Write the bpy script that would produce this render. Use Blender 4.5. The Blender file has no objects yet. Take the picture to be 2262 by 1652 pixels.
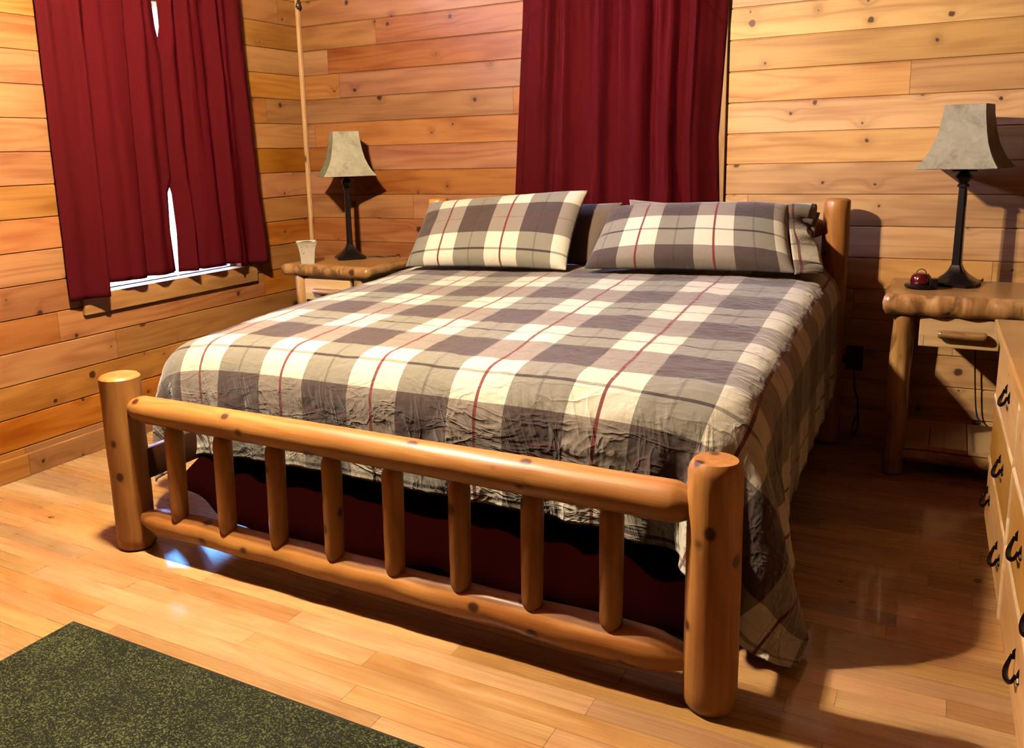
import bpy, math, random
import numpy as np
from mathutils import Vector, Matrix, noise as mn

random.seed(7)
SC = bpy.context.scene
COL = SC.collection
PI = math.pi
W = {}                      # world matrices by object name
ALB = .26                   # overall reflectance level of every surface
PL = 0.142                  # wall board exposure
ZK = 1.1224                 # height of one board joint

# ------------------------------------------------------------------ linking helpers
def tag(o, label=None, cat=None, group=None, kind=None):
    if label: o['label'] = label
    if cat: o['category'] = cat
    if group: o['group'] = group
    if kind: o['kind'] = kind
    return o

def link(o, M, parent):
    COL.objects.link(o)
    W[o.name] = M.copy()
    if parent is not None:
        o.parent = parent
        o.matrix_basis = W[parent.name].inverted() @ M
    else:
        o.matrix_basis = M
    return o

def empty(name, loc, label, cat, group=None):
    o = bpy.data.objects.new(name, None)
    o.empty_display_size = .05
    link(o, Matrix.Translation(loc), None)
    return tag(o, label, cat, group)

def obj(name, verts, faces, mat, parent=None, M=None, smooth=True, uv=None, angle=None):
    me = bpy.data.meshes.new(name)
    me.from_pydata([tuple(map(float, v)) for v in verts], [], [tuple(map(int, f)) for f in faces])
    if uv is not None:
        l = me.uv_layers.new(name='UVMap')
        for lp in me.loops:
            l.data[lp.index].uv = uv[lp.vertex_index]
    me.materials.append(mat)
    if smooth:
        for p in me.polygons: p.use_smooth = True
        if angle: me.set_sharp_from_angle(angle=math.radians(angle))
    me.update()
    o = bpy.data.objects.new(name, me)
    return link(o, M if M is not None else Matrix.Identity(4), parent)

class MB:
    """collects shapes into one mesh"""
    def __init__(s): s.v = []; s.f = []
    def add(s, v, f):
        b = len(s.v); s.v += [tuple(x) for x in v]; s.f += [tuple(i + b for i in q) for q in f]
    def box(s, a, b, M=None, bev=0.0):
        x0, y0, z0 = a; x1, y1, z1 = b
        if bev <= 0:
            v = [(x0,y0,z0),(x1,y0,z0),(x1,y1,z0),(x0,y1,z0),(x0,y0,z1),(x1,y0,z1),(x1,y1,z1),(x0,y1,z1)]
            f = [(0,3,2,1),(4,5,6,7),(0,1,5,4),(1,2,6,5),(2,3,7,6),(3,0,4,7)]
        else:
            import bmesh
            bm = bmesh.new()
            bmesh.ops.create_cube(bm, size=1)
            for q in bm.verts:
                q.co = Vector(((x0+x1)/2+q.co.x*(x1-x0), (y0+y1)/2+q.co.y*(y1-y0), (z0+z1)/2+q.co.z*(z1-z0)))
            bmesh.ops.bevel(bm, geom=bm.edges[:], offset=bev, segments=2, profile=.6, affect='EDGES')
            bm.verts.ensure_lookup_table()
            v = [tuple(q.co) for q in bm.verts]; f = [[w.index for w in p.verts] for p in bm.faces]
            bm.free()
        if M is not None: v = [tuple(M @ Vector(q)) for q in v]
        s.add(v, f)
    def lathe(s, prof, n=32, M=None, closed=True, sq=None):
        """prof: list of (r,z)"""
        v = []; f = []
        for r, z in prof:
            for k in range(n):
                a = 2*PI*k/n
                v.append((r*math.cos(a), r*math.sin(a), z))
        for i in range(len(prof)-1):
            for k in range(n):
                k2 = (k+1) % n
                f.append((i*n+k, i*n+k2, (i+1)*n+k2, (i+1)*n+k))
        if closed:
            f.append(tuple(reversed(range(n)))); f.append(tuple(range((len(prof)-1)*n, len(prof)*n)))
        if M is not None: v = [tuple(M @ Vector(q)) for q in v]
        s.add(v, f)
    def tube(s, pts, r, n=10):
        P = [Vector(p) for p in pts]; v = []; f = []
        up = Vector((0, 0, 1))
        prev = None
        for i, p in enumerate(P):
            d = (P[min(i+1, len(P)-1)] - P[max(i-1, 0)]).normalized()
            if prev is None:
                a = d.orthogonal().normalized()
            else:
                a = (prev - d*prev.dot(d)).normalized()
            prev = a; b = d.cross(a)
            rr = r[i] if isinstance(r, (list, tuple)) else r
            for k in range(n):
                t = 2*PI*k/n
                v.append(tuple(p + (a*math.cos(t) + b*math.sin(t))*rr))
        for i in range(len(P)-1):
            for k in range(n):
                k2 = (k+1) % n
                f.append((i*n+k, i*n+k2, (i+1)*n+k2, (i+1)*n+k))
        f.append(tuple(reversed(range(n)))); f.append(tuple(range((len(P)-1)*n, len(P)*n)))
        s.add(v, f)
    def build(s, name, mat, parent=None, M=None, smooth=True, angle=35):
        return obj(name, s.v, s.f, mat, parent, M, smooth, angle=angle)

# ------------------------------------------------------------------ node helpers
class NT:
    def __init__(s, name):
        s.m = bpy.data.materials.new(name); s.m.use_nodes = True
        s.t = s.m.node_tree; s.n = s.t.nodes; s.l = s.t.links
        s.n.clear()
        s.out = s.n.new('ShaderNodeOutputMaterial')
    def put(s, sock, v):
        if isinstance(v, bpy.types.NodeSocket): s.l.new(v, sock)
        elif isinstance(v, (tuple, list)) and sock.type == 'RGBA' and len(v) == 3: sock.default_value = (*v, 1)
        else: sock.default_value = v
    def math(s, op, a, b=0.0, c=0.0, clamp=False):
        n = s.n.new('ShaderNodeMath'); n.operation = op; n.use_clamp = clamp
        s.put(n.inputs[0], a); s.put(n.inputs[1], b); s.put(n.inputs[2], c)
        return n.outputs[0]
    def add(s, a, b): return s.math('ADD', a, b)
    def sub(s, a, b): return s.math('SUBTRACT', a, b)
    def mul(s, a, b): return s.math('MULTIPLY', a, b)
    def div(s, a, b): return s.math('DIVIDE', a, b)
    def lt(s, a, b): return s.math('LESS_THAN', a, b)
    def sep(s, v):
        n = s.n.new('ShaderNodeSeparateXYZ'); s.put(n.inputs[0], v); return n.outputs
    def comb(s, x, y, z=0.0):
        n = s.n.new('ShaderNodeCombineXYZ'); s.put(n.inputs[0], x); s.put(n.inputs[1], y); s.put(n.inputs[2], z); return n.outputs[0]
    def coord(s, k='Object'):
        return s.n.new('ShaderNodeTexCoord').outputs[k]
    def noise(s, vec, scale, detail=3, rough=.5, dist=0.0, col=False):
        n = s.n.new('ShaderNodeTexNoise'); s.put(n.inputs['Vector'], vec); n.inputs['Scale'].default_value = scale
        n.inputs['Detail'].default_value = detail; n.inputs['Roughness'].default_value = rough; n.inputs['Distortion'].default_value = dist
        return n.outputs['Color' if col else 'Fac']
    def white(s, vec):
        n = s.n.new('ShaderNodeTexWhiteNoise'); n.noise_dimensions = '3D'; s.put(n.inputs['Vector'], vec)
        return n.outputs['Value'], n.outputs['Color']
    def vor(s, vec, scale, dims='3D', rnd=1.0):
        n = s.n.new('ShaderNodeTexVoronoi'); n.voronoi_dimensions = dims; s.put(n.inputs['Vector'], vec)
        n.inputs['Scale'].default_value = scale; n.inputs['Randomness'].default_value = rnd
        return n.outputs['Distance'], n.outputs['Color']
    def ramp(s, fac, stops, interp='LINEAR'):
        n = s.n.new('ShaderNodeValToRGB'); s.put(n.inputs[0], fac); e = n.color_ramp.elements
        n.color_ramp.interpolation = interp
        while len(e) < len(stops): e.new(.5)
        for q, (p, c) in zip(e, stops):
            q.position = p; q.color = (*c, 1) if len(c) == 3 else c
        return n.outputs[0]
    def mix(s, fac, a, b, mode='MIX'):
        n = s.n.new('ShaderNodeMix'); n.data_type = 'RGBA'; n.blend_type = mode; n.clamp_factor = True
        s.put(n.inputs[0], fac); s.put(n.inputs[6], a); s.put(n.inputs[7], b)
        return n.outputs[2]
    def hsv(s, col, h=.5, sa=1., v=1.):
        n = s.n.new('ShaderNodeHueSaturation'); s.put(n.inputs['Hue'], h); s.put(n.inputs['Saturation'], sa); s.put(n.inputs['Value'], v)
        s.put(n.inputs['Color'], col); return n.outputs[0]
    def bump(s, h, strength=.3, dist=.01):
        n = s.n.new('ShaderNodeBump'); n.inputs['Strength'].default_value = strength; n.inputs['Distance'].default_value = dist
        s.put(n.inputs['Height'], h); return n.outputs[0]
    def bsdf(s, col, rough=.5, normal=None, spec=.5, coat=0., coat_rough=.1, metal=0., sheen=0., finish=True, **kw):
        n = s.n.new('ShaderNodeBsdfPrincipled')
        col = s.mix(1., col, (ALB, ALB, ALB), 'MULTIPLY')
        s.put(n.inputs['Base Color'], col); s.put(n.inputs['Roughness'], rough)
        n.inputs['Specular IOR Level'].default_value = spec*.38; s.put(n.inputs['Coat Weight'], coat*.7)
        n.inputs['Coat Roughness'].default_value = coat_rough; n.inputs['Metallic'].default_value = metal
        n.inputs['Sheen Weight'].default_value = sheen
        if normal is not None: s.put(n.inputs['Normal'], normal)
        if finish: s.l.new(n.outputs[0], s.out.inputs[0])
        return n.outputs[0]

def simple(name, col, rough=.5, spec=.5, metal=0., coat=0., var=.12, vs=30, sheen=0., bump=0.):
    t = NT(name)
    n = t.noise(t.coord(), vs, 3, .6)
    c = t.mix(n, tuple(x*(1-var) for x in col), tuple(min(1, x*(1+var)) for x in col))
    nb = t.bump(n, bump, .004) if bump else None
    t.bsdf(c, rough, nb, spec, coat, .08, metal, sheen)
    return t.m

def boards(name, ua, va, width, v0, length, light, dark, knotc, knots=.55, rough=.42, coat=0.0, ring=1.0, plankvar=.35,
           seam=0.0, coat_rough=.15, tone=None, ringscale=38.):
    """planks of wood: each board its own tone, contour grain, knots"""
    t = NT(name)
    x = t.sep(t.coord())
    ax = {'x': x[0], 'y': x[1], 'z': x[2]}
    U, V = ax[ua], ax[va]
    r = t.div(t.sub(V, v0), width)
    row = t.math('FLOOR', r); fr = t.math('FRACT', r)
    rv, rc = t.white(t.comb(row, 3.7, 1.3))
    rs = t.sep(rc)
    uu = t.add(t.div(U, length), t.mul(rs[0], 7.31))
    cell = t.math('FLOOR', uu); fu = t.math('FRACT', uu)
    iv, ic = t.white(t.comb(row, cell, 5.1)); ids = t.sep(ic)
    off = t.mul(ids[0], 31.0)
    vloc = t.mul(fr, width)
    # knots
    kw = t.mul(t.sub(t.noise(t.comb(U, V, row), 45., 2, .5), .5), .012)
    kvec = t.comb(t.add(t.add(U, off), kw), t.add(t.add(vloc, kw), t.mul(ids[1], 17.)), t.mul(row, 3.1))
    kd, kc = t.vor(kvec, 4.6, '2D')
    ks = t.sep(kc)
    exist = t.lt(ks[0], knots)
    ksz = t.add(.022, t.mul(t.math('POWER', ks[1], 2.), .085))
    kn = t.math('SUBTRACT', 1.0, t.math('SMOOTHSTEP', kd, 0, 0) ) if False else None
    mr = t.n.new('ShaderNodeMapRange'); mr.interpolation_type = 'SMOOTHSTEP'
    t.put(mr.inputs[0], kd); t.put(mr.inputs[1], t.mul(ksz, .6)); t.put(mr.inputs[2], ksz); mr.inputs[3].default_value = 1; mr.inputs[4].default_value = 0
    kmask = t.mul(mr.outputs[0], exist)
    halo = t.mul(t.math('POWER', 2.718, t.mul(kd, -9.)), exist)
    # contour grain
    gv = t.comb(t.mul(t.add(U, off), .75), t.add(t.mul(vloc, 7.), t.mul(halo, .35)), t.mul(ids[2], 9.))
    n1 = t.noise(gv, 1.15, 2, .45, .25)
    cont = t.math('SINE', t.mul(t.add(n1, t.mul(halo, .12)), ringscale))
    cont = t.add(t.mul(cont, .5), .5)
    cont = t.math('POWER', cont, 1.8)
    fine = t.noise(t.comb(t.mul(t.add(U, off), 3.), t.mul(V, 110.), ids[1]), 1., 3, .6)
    broad = t.noise(t.comb(t.mul(t.add(U, off), 1.3), t.mul(V, 9.), ids[2]), 1., 3, .55)
    f = t.add(t.add(t.mul(cont, .30*ring), t.mul(t.sub(fine, .5), .55)), t.mul(t.sub(broad, .40), 1.5))
    col = t.mix(f, light, dark)
    # per-board tone
    val = t.add(1-plankvar*.5, t.mul(ids[1], plankvar))
    hue = t.add(.492, t.mul(ids[2], .014))
    col = t.hsv(col, hue, t.add(.93, t.mul(ids[0], .16)), val)
    col = t.mix(t.mul(halo, .45), col, tuple(.55*a for a in dark))
    col = t.mix(t.mul(kmask, .93), col, knotc)
    if tone is not None: col = tone(t, x, col)
    # joints
    js = t.lt(t.mul(t.math('MINIMUM', fu, t.sub(1., fu)), length), .0011)
    sm = js
    if seam > 0:
        e = t.lt(t.mul(t.math('MINIMUM', fr, t.sub(1., fr)), width), seam)
        sm = t.math('MAXIMUM', js, e)
    col = t.mix(t.mul(sm, .8), col, tuple(.25*a for a in dark))
    h = t.sub(t.mul(t.add(t.mul(cont, .3), fine), .5), sm)
    nb = t.bump(h, .12, .003)
    t.bsdf(col, t.add(rough, t.mul(fine, .12)), nb, .5, coat, coat_rough)
    return t.m

def logwood(name, light, dark, knotc, rough=.38, coat=.25, scale=1.0, kscale=9., kn=.21, peel=0.0):
    """peeled log: length runs along local Z"""
    t = NT(name)
    oi = t.n.new('ShaderNodeObjectInfo')
    x = t.sep(t.coord())
    r = t.mul(oi.outputs['Random'], 40.)
    kvec = t.comb(t.add(x[0], r), x[1], t.mul(x[2], .8))
    kd, kc = t.vor(kvec, kscale, '3D'); ks = t.sep(kc)
    ex = t.lt(ks[0], .9)
    km = t.mul(t.sub(1., t.math('DIVIDE', kd, kn, clamp=True)), ex)
    km = t.math('MULTIPLY', km, 2.4, clamp=True)
    km = t.math('POWER', km, 1.5)
    halo = t.mul(t.math('POWER', 2.718, t.mul(kd, -6.)), ex)
    gv = t.comb(t.mul(t.add(x[0], r), 9.), t.add(t.mul(x[1], 9.), t.mul(halo, .5)), t.mul(x[2], 1.2))
    n1 = t.noise(gv, 1., 2, .5, .3)
    cont = t.add(t.mul(t.math('SINE', t.mul(n1, 45.)), .5), .5)
    fine = t.noise(t.comb(t.mul(t.add(x[0], r), 90.), t.mul(x[1], 90.), t.mul(x[2], 4.)), 1., 3, .6)
    broad = t.noise(t.comb(t.mul(t.add(x[0], r), 6.), t.mul(x[1], 6.), t.mul(x[2], 2.)), 1., 3, .5)
    f = t.add(t.add(t.mul(cont, .34), t.mul(t.sub(fine, .5), .7)), t.mul(t.sub(broad, .42), 1.5))
    col = t.mix(f, light, dark)
    col = t.hsv(col, .5, 1., t.add(.88, t.mul(oi.outputs['Random'], .22)))
    if peel:
        pn = t.noise(t.comb(t.mul(t.add(x[0], r), 14.), t.mul(x[1], 14.), t.mul(x[2], 5.)), 1., 4, .6, .6)
        pm = t.ramp(pn, [(.53, (0,0,0)), (.62, (1,1,1))])
        col = t.mix(t.mul(pm, peel), col, tuple(.32*a for a in dark))
    col = t.mix(t.mul(halo, .35), col, tuple(.6*a for a in dark))
    col = t.mix(t.mul(km, .9), col, knotc)
    nb = t.bump(t.add(fine, t.mul(broad, 1.5)), .15, .004)
    t.bsdf(col, rough, nb, .5, coat, .2)
    return t.m

def plaid(name, x0, y0, p=.4, q=.43, w=.018, wrinkle=False):
    t = NT(name)
    uvn = t.n.new('ShaderNodeUVMap'); uvn.uv_map = 'UVMap'
    x = t.sep(uvn.outputs[0])
    fx = t.math('FRACT', t.add(t.div(t.sub(x[0], x0), p), 100.5))   # .5 = centre of light column
    fy = t.math('FRACT', t.add(t.div(t.sub(x[1], y0), q), 100.5))
    dx = t.math('ABSOLUTE', t.sub(fx, .5)); dy = t.math('ABSOLUTE', t.sub(fy, .5))
    lx = t.lt(dx, .25); ly = t.lt(dy, .25)
    LL = (.83, .77, .60); LD = (.295, .27, .205); DL = (.33, .275, .22); DD = (.092, .060, .050)
    # rows light/dark = ly ; columns = lx
    a = t.mix(lx, LD, LL)        # light row
    b = t.mix(lx, DD, DL)        # dark row
    col = t.mix(ly, b, a)
    red = (.20, .010, .012); blk = (.04, .022, .018)
    rl = t.mul(t.lt(dx, w*.8), t.add(.93, 0.))
    col = t.mix(rl, col, red)
    fd = t.lt(t.sub(.5, dx), w*.7)      # faint dark line down dark columns
    col = t.mix(t.mul(fd, .35), col, blk)
    bl = t.lt(dy, w*.8)
    col = t.mix(t.mul(bl, t.sub(.92, t.mul(lx, .36))), col, blk)
    fr_ = t.lt(t.sub(.5, dy), w*.6)
    col = t.mix(t.mul(fr_, .3), col, red)
    # weave: threads in both directions
    n1 = t.noise(t.comb(t.mul(x[0], 900.), t.mul(x[1], 40.)), 1., 2, .6)
    n2 = t.noise(t.comb(t.mul(x[0], 40.), t.mul(x[1], 900.)), 1., 2, .6)
    wv = t.add(.8, t.mul(t.add(n1, n2), .2))
    col = t.mix(1., col, t.comb(wv, wv, wv), 'MULTIPLY')
    wr = t.noise(t.comb(x[0], x[1], 0.), 22., 4, .6, .8)
    nb = t.bump(t.add(wr, t.mul(n1, .1)), .35, .012)
    if wrinkle:      # creased cloth: ridges that run down the overhang, stronger near the hem
        k1 = t.noise(t.comb(t.add(t.mul(x[0], 8.), t.mul(x[1], 3.)), t.mul(x[1], 2.5)), 1., 3, .55, 1.2)
        k2 = t.noise(t.comb(t.mul(x[0], 4.5), t.mul(x[1], 11.), 4.), 1., 3, .55, 1.0)
        rg1 = t.math('POWER', t.sub(1., t.mul(t.math('ABSOLUTE', t.sub(k1, .5)), 3.2)), 4.)
        rg2 = t.math('POWER', t.sub(1., t.mul(t.math('ABSOLUTE', t.sub(k2, .5)), 3.6)), 5.)
        cre = t.math('MULTIPLY', t.sub(x[0], 1.7), 1.2, clamp=True)
        front = t.mul(t.math('MULTIPLY', t.sub(-1.95, x[1]), 6., clamp=True), t.add(.45, t.mul(cre, .55)))
        hgt = t.add(t.mul(t.mul(rg1, front), 1.), t.mul(rg2, t.add(.10, t.add(t.mul(cre, .25), t.mul(front, .3)))))
        nb2 = t.n.new('ShaderNodeBump'); nb2.inputs['Strength'].default_value = .55; nb2.inputs['Distance'].default_value = .014
        t.put(nb2.inputs['Height'], hgt); t.l.new(nb, nb2.inputs['Normal']); nb = nb2.outputs[0]
    t.bsdf(col, .8, nb, .25, 0, .1, 0, .15)
    return t.m

def cloth_mat(name, col, trans=.3, vscale=300., var=.25, bump=.3, sheen=.3):
    t = NT(name)
    x = t.sep(t.coord())
    n1 = t.noise(t.comb(t.mul(x[0], vscale), t.mul(x[1], vscale), t.mul(x[2], vscale*.12)), 1., 2, .6)
    n2 = t.noise(t.comb(t.mul(x[0], vscale*.15), t.mul(x[1], vscale*.15), t.mul(x[2], vscale)), 1., 2, .6)
    n = t.mul(t.add(n1, n2), .5)
    c = t.mix(n, tuple(a*(1-var) for a in col), tuple(min(1, a*(1+var)) for a in col))
    nb = t.bump(n, bump, .003)
    b = t.bsdf(c, .95, nb, 0., sheen=sheen, finish=False)
    tr = t.n.new('ShaderNodeBsdfTranslucent'); t.put(tr.inputs[0], t.mix(.5, c, (.4, .01, .06)))
    mx = t.n.new('ShaderNodeMixShader'); mx.inputs[0].default_value = trans
    t.l.new(b, mx.inputs[1]); t.l.new(tr.outputs[0], mx.inputs[2]); t.l.new(mx.outputs[0], t.out.inputs[0])
    return t.m

# ------------------------------------------------------------------ materials
WL = (.76, .36, .11); WD = (.36, .11, .02); WK = (.085, .02, .008)
M_wall_l = boards('cedar_boards_left', 'y', 'z', PL, ZK, 1.35, WL, WD, WK, .6, tone=lambda t, x, c: t.hsv(c, .496, 1.04, .80))
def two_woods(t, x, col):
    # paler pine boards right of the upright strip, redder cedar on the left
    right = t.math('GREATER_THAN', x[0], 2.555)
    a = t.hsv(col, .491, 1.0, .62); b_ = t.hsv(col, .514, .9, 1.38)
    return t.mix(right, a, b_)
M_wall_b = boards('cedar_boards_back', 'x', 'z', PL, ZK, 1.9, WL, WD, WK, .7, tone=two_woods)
M_dark = simple('bounce_cut_dark', (.22, .05, .012), .9)  # unseen walls and ceiling, coloured dark red to cut and tint bounce light
M_ceil = boards('ceiling_boards', 'x', 'y', PL, 0., 1.9, WL, WD, WK, .5)
M_floor = boards('oak_floor', 'x', 'y', .075, -.012, .95, (.84, .49, .20), (.50, .215, .07), (.15, .05, .02), .06, rough=.22, coat=.5,
                 plankvar=.42, seam=.0009, coat_rough=.06, ring=1.1, ringscale=52.)
M_trimw = logwood('trim_wood', (.82, .50, .23), (.55, .26, .09), WK, .4, .1, kscale=7.)
M_trimc = logwood('cedar_trim', (.68, .35, .11), (.40, .15, .035), WK, .4, .1, kscale=7.)
M_log = logwood('honey_log', (.80, .37, .09), (.46, .125, .02), (.07, .014, .006), .45, .08, kscale=11.)
M_bark = logwood('live_edge_wood', (.72, .40, .14), (.34, .12, .028), (.07, .018, .008), .35, .35, kscale=8., peel=.6)
M_slab = boards('slab_top_wood', 'x', 'y', .13, .02, 3., (.64, .36, .13), (.44, .19, .06), WK, .3, rough=.25, coat=.4)
M_drawer = boards('pale_pine', 'x', 'z', .3, .0, 3., (.90, .62, .30), (.62, .34, .12), WK, .35, rough=.35, coat=.2)
M_dress = boards('hickory_front', 'y', 'z', .21, .065, 2.3, (.90, .50, .15), (.52, .20, .04), (.13, .02, .008), .5, rough=.3, coat=.35)
M_bronze = simple('black_bronze', (.018, .011, .011), .28, .6, .3, .3, bump=.1)
M_iron = simple('dark_iron', (.03, .018, .02), .25, .7, .8)
M_redgl = simple('dark_red_gloss', (.12, .006, .01), .12, .7, 0, 1.)
M_black = simple('black_rubber', (.01, .008, .008), .5)
M_curt = cloth_mat('maroon_curtain', (.105, .009, .011), .08, sheen=0.)
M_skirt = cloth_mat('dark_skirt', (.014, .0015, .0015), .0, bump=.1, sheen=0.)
M_duvet = plaid('plaid_duvet', 1.51, -1.945, .388, .388, wrinkle=True)
M_pil1 = plaid('plaid_pillow_a', .215, .075, .36, .40)
M_pil2 = plaid('plaid_pillow_b', .255, .205, .355, .43)
M_grey = simple('grey_linen', (.30, .25, .20), .85, .2, var=.12, vs=140, sheen=.3, bump=.15)
M_greyd = simple('taupe_linen', (.20, .14, .105), .7, .2, var=.15, vs=140, sheen=.3, bump=.15)
M_matt = simple('mattress_ticking', (.5, .44, .36), .8, .2)

def shade_mat():
    t = NT('parchment_shade')
    c = t.coord()
    n = t.noise(c, 16., 4, .65, .6); n2 = t.noise(c, 60., 3, .6)
    f = t.add(t.mul(n, .8), t.mul(n2, .25))
    col = t.ramp(f, [(.3, (.30, .27, .17)), (.5, (.50, .46, .31)), (.72, (.66, .60, .43))])
    b = t.bsdf(col, .6, t.bump(n2, .1, .003), .3, finish=False)
    tr = t.n.new('ShaderNodeBsdfTranslucent'); t.put(tr.inputs[0], col)
    mx = t.n.new('ShaderNodeMixShader'); mx.inputs[0].default_value = .15
    t.l.new(b, mx.inputs[1]); t.l.new(tr.outputs[0], mx.inputs[2]); t.l.new(mx.outputs[0], t.out.inputs[0])
    return t.m
M_shade = shade_mat()

def rug_mat():
    t = NT('green_rug_pile')
    c = t.coord()
    d, vc = t.vor(c, 260.)
    n = t.noise(c, 420., 2, .7); nb_ = t.noise(c, 5., 3, .5)
    f = t.add(t.add(t.mul(n, .9), t.mul(t.sep(vc)[0], .5)), t.mul(nb_, .25))
    col = t.ramp(f, [(.5, (.003, .005, .001)), (.80, (.013, .020, .004)), (.97, (.045, .06, .014)), (1., (.3, .34, .12))])
    t.bsdf(col, .7, t.bump(t.add(d, n), .8, .006), .35)
    return t.m
M_rug = rug_mat()
M_rugedge = simple('rug_binding', (.03, .02, .012), .8)

def pot_mat():
    t = NT('painted_pot')
    x = t.sep(t.coord())
    n = t.noise(t.coord(), 30., 3, .6)
    col = t.mix(n, (.62, .52, .38), (.78, .70, .52))
    w = t.noise(t.comb(x[0], x[1], x[2]), 42., 2, .5, 1.5)
    band = t.math('ABSOLUTE', t.sub(x[2], .085))
    m = t.mul(t.lt(band, .028), t.math('GREATER_THAN', w, .63))
    col = t.mix(t.mul(m, .8), col, (.16, .12, .05))
    t.bsdf(col, .5, None, .4)
    return t.m
M_pot = pot_mat()
M_moss = simple('moss', (.05, .06, .015), .9, var=.5, vs=80, bump=.5)

def glass_mat():
    t = NT('window_glass')
    tr = t.n.new('ShaderNodeBsdfTransparent'); gl = t.n.new('ShaderNodeBsdfGlossy'); gl.inputs['Roughness'].default_value = .02
    fz = t.n.new('ShaderNodeFresnel'); fz.inputs[0].default_value = 1.45
    mx = t.n.new('ShaderNodeMixShader'); t.l.new(fz.outputs[0], mx.inputs[0]); t.l.new(tr.outputs[0], mx.inputs[1]); t.l.new(gl.outputs[0], mx.inputs[2])
    t.l.new(mx.outputs[0], t.out.inputs[0])
    return t.m
M_glass = glass_mat()
M_vinyl = simple('window_vinyl', (.75, .74, .7), .4)
M_chrome = simple('chrome_hook', (.7, .72, .65), .15, .8, 1.)
M_brown = simple('brown_plastic', (.09, .03, .012), .4)

# ------------------------------------------------------------------ room shell
RX, RY, RZ = 5.2, -5.6, 2.95
def grooved(regions, tomat, outer):
    """regions (u0,u1,v0,v1); board joints are real V grooves"""
    v = []; f = []
    js = [ZK + k*PL for k in range(-9, 14)]
    for (u0, u1, v0, v1) in regions:
        br = {v0: 0., v1: 0.}
        for j in js:
            for dz, dep in ((-.0045, 0.), (-.001, .006), (.001, .006), (.0045, 0.)):
                if v0 < j+dz < v1: br[j+dz] = dep
        ks = sorted(br)
        b = len(v)
        for k in ks:
            v += [tomat(u0, k, -br[k]), tomat(u1, k, -br[k])]
        for i in range(len(ks)-1):
            f.append((b+2*i, b+2*i+1, b+2*i+3, b+2*i+2))
        b = len(v)
        v += [tomat(u0, v0, -outer), tomat(u1, v0, -outer), tomat(u1, v1, -outer), tomat(u0, v1, -outer)]
        f.append((b, b+3, b+2, b+1))
    return v, f
def wall(name, regions, tomat, mat, outer=.12):
    v, f = grooved(regions, tomat, outer)
    return tag(obj(name, v, f, mat, smooth=False), kind='structure')
WY0, WY1, WZ0, WZ1 = -1.60, -.62, .752, 2.16      # left window opening (y, z)
TZ0, TZ1 = 2.44, 2.76                              # added upper openings, out of view, to let in cool daylight
BX0, BX1, BZ0, BZ1 = 1.62, 2.46, .85, 2.16        # back window opening (x, z)
wall('wall_left', [(RY, WY0, 0, RZ), (WY1, 0, 0, RZ), (WY0, WY1, 0, WZ0), (WY0, WY1, WZ1, TZ0), (WY0, WY1, TZ1, RZ)], lambda u, v, d: (d, u, v), M_wall_l)
wall('wall_back', [(0, BX0, 0, RZ), (BX1, RX, 0, RZ), (BX0, BX1, 0, BZ0), (BX0, BX1, BZ1, TZ0), (BX0, BX1, TZ1, RZ)], lambda u, v, d: (u, -d, v), M_wall_b)
wall('wall_right', [(RY, 0, 0, RZ)], lambda u, v, d: (RX-d, u, v), M_dark)
wall('wall_front', [(0, RX, 0, RZ)], lambda u, v, d: (u, RY+d, v), M_dark)
b = MB(); b.box((-.12, RY-.12, -.1), (RX+.12, .12, 0)); tag(b.build('floor', M_floor, smooth=False), kind='structure')
b = MB(); b.box((-.12, RY-.12, RZ), (RX+.12, .12, RZ+.1)); tag(b.build('ceiling', M_dark, smooth=False), kind='structure')
b = MB(); b.box((0.0, RY, 0), (.018, 0, .1), bev=.003); tag(b.build('baseboard_left', M_wall_l, smooth=False), kind='structure')
b = MB(); b.box((0.018, -.018, 0), (RX, 0, .1), bev=.003); tag(b.build('baseboard_back', M_wall_b, smooth=False), kind='structure')
def strip(name, a, b_, mat, bev=.004):
    """board whose long axis becomes local Z"""
    a = Vector(a); b_ = Vector(b_); c = (a+b_)/2; s = b_-a
    k = max(range(3), key=lambda i: s[i])
    if k == 2: M = Matrix.Translation(c)
    elif k == 0: M = Matrix.Translation(c) @ Matrix.Rotation(PI/2, 4, 'Y')
    else: M = Matrix.Translation(c) @ Matrix.Rotation(-PI/2, 4, 'X')
    inv = M.inverted().to_3x3()
    h = inv @ (s/2); h = Vector((abs(h.x), abs(h.y), abs(h.z)))
    m = MB(); m.box(tuple(-h), tuple(h), bev=bev)
    return m, M
m, M = strip('t', (.0, -.026, 0.1), (.026, 0, RZ), None, .009)
tag(m.build('trim_1', M_trimw, M=M), kind='structure')
m, M = strip('t', (2.475, -.02, 0.1), (2.557, 0, RZ), None)
tag(m.build('trim_2', M_trimw, M=M), kind='structure')
m, M = strip('t', (0, -1.675, .657), (.02, -.527, .752), None)
tag(m.build('trim_3', M_trimc, M=M), kind='structure')
m, M = strip('t', (1.54, -.02, 0.1), (1.615, 0, 2.25), None)
tag(m.build('trim_4', M_trimw, M=M), kind='structure')
m, M = strip('t', (0, -1.675, .7525), (.02, -1.60, 2.25), None)
tag(m.build('trim_5', M_trimc, M=M), kind='structure')
m, M = strip('t', (0, -.62, .7525), (.02, -.527, 2.25), None)
tag(m.build('trim_6', M_trimc, M=M), kind='structure')

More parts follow.
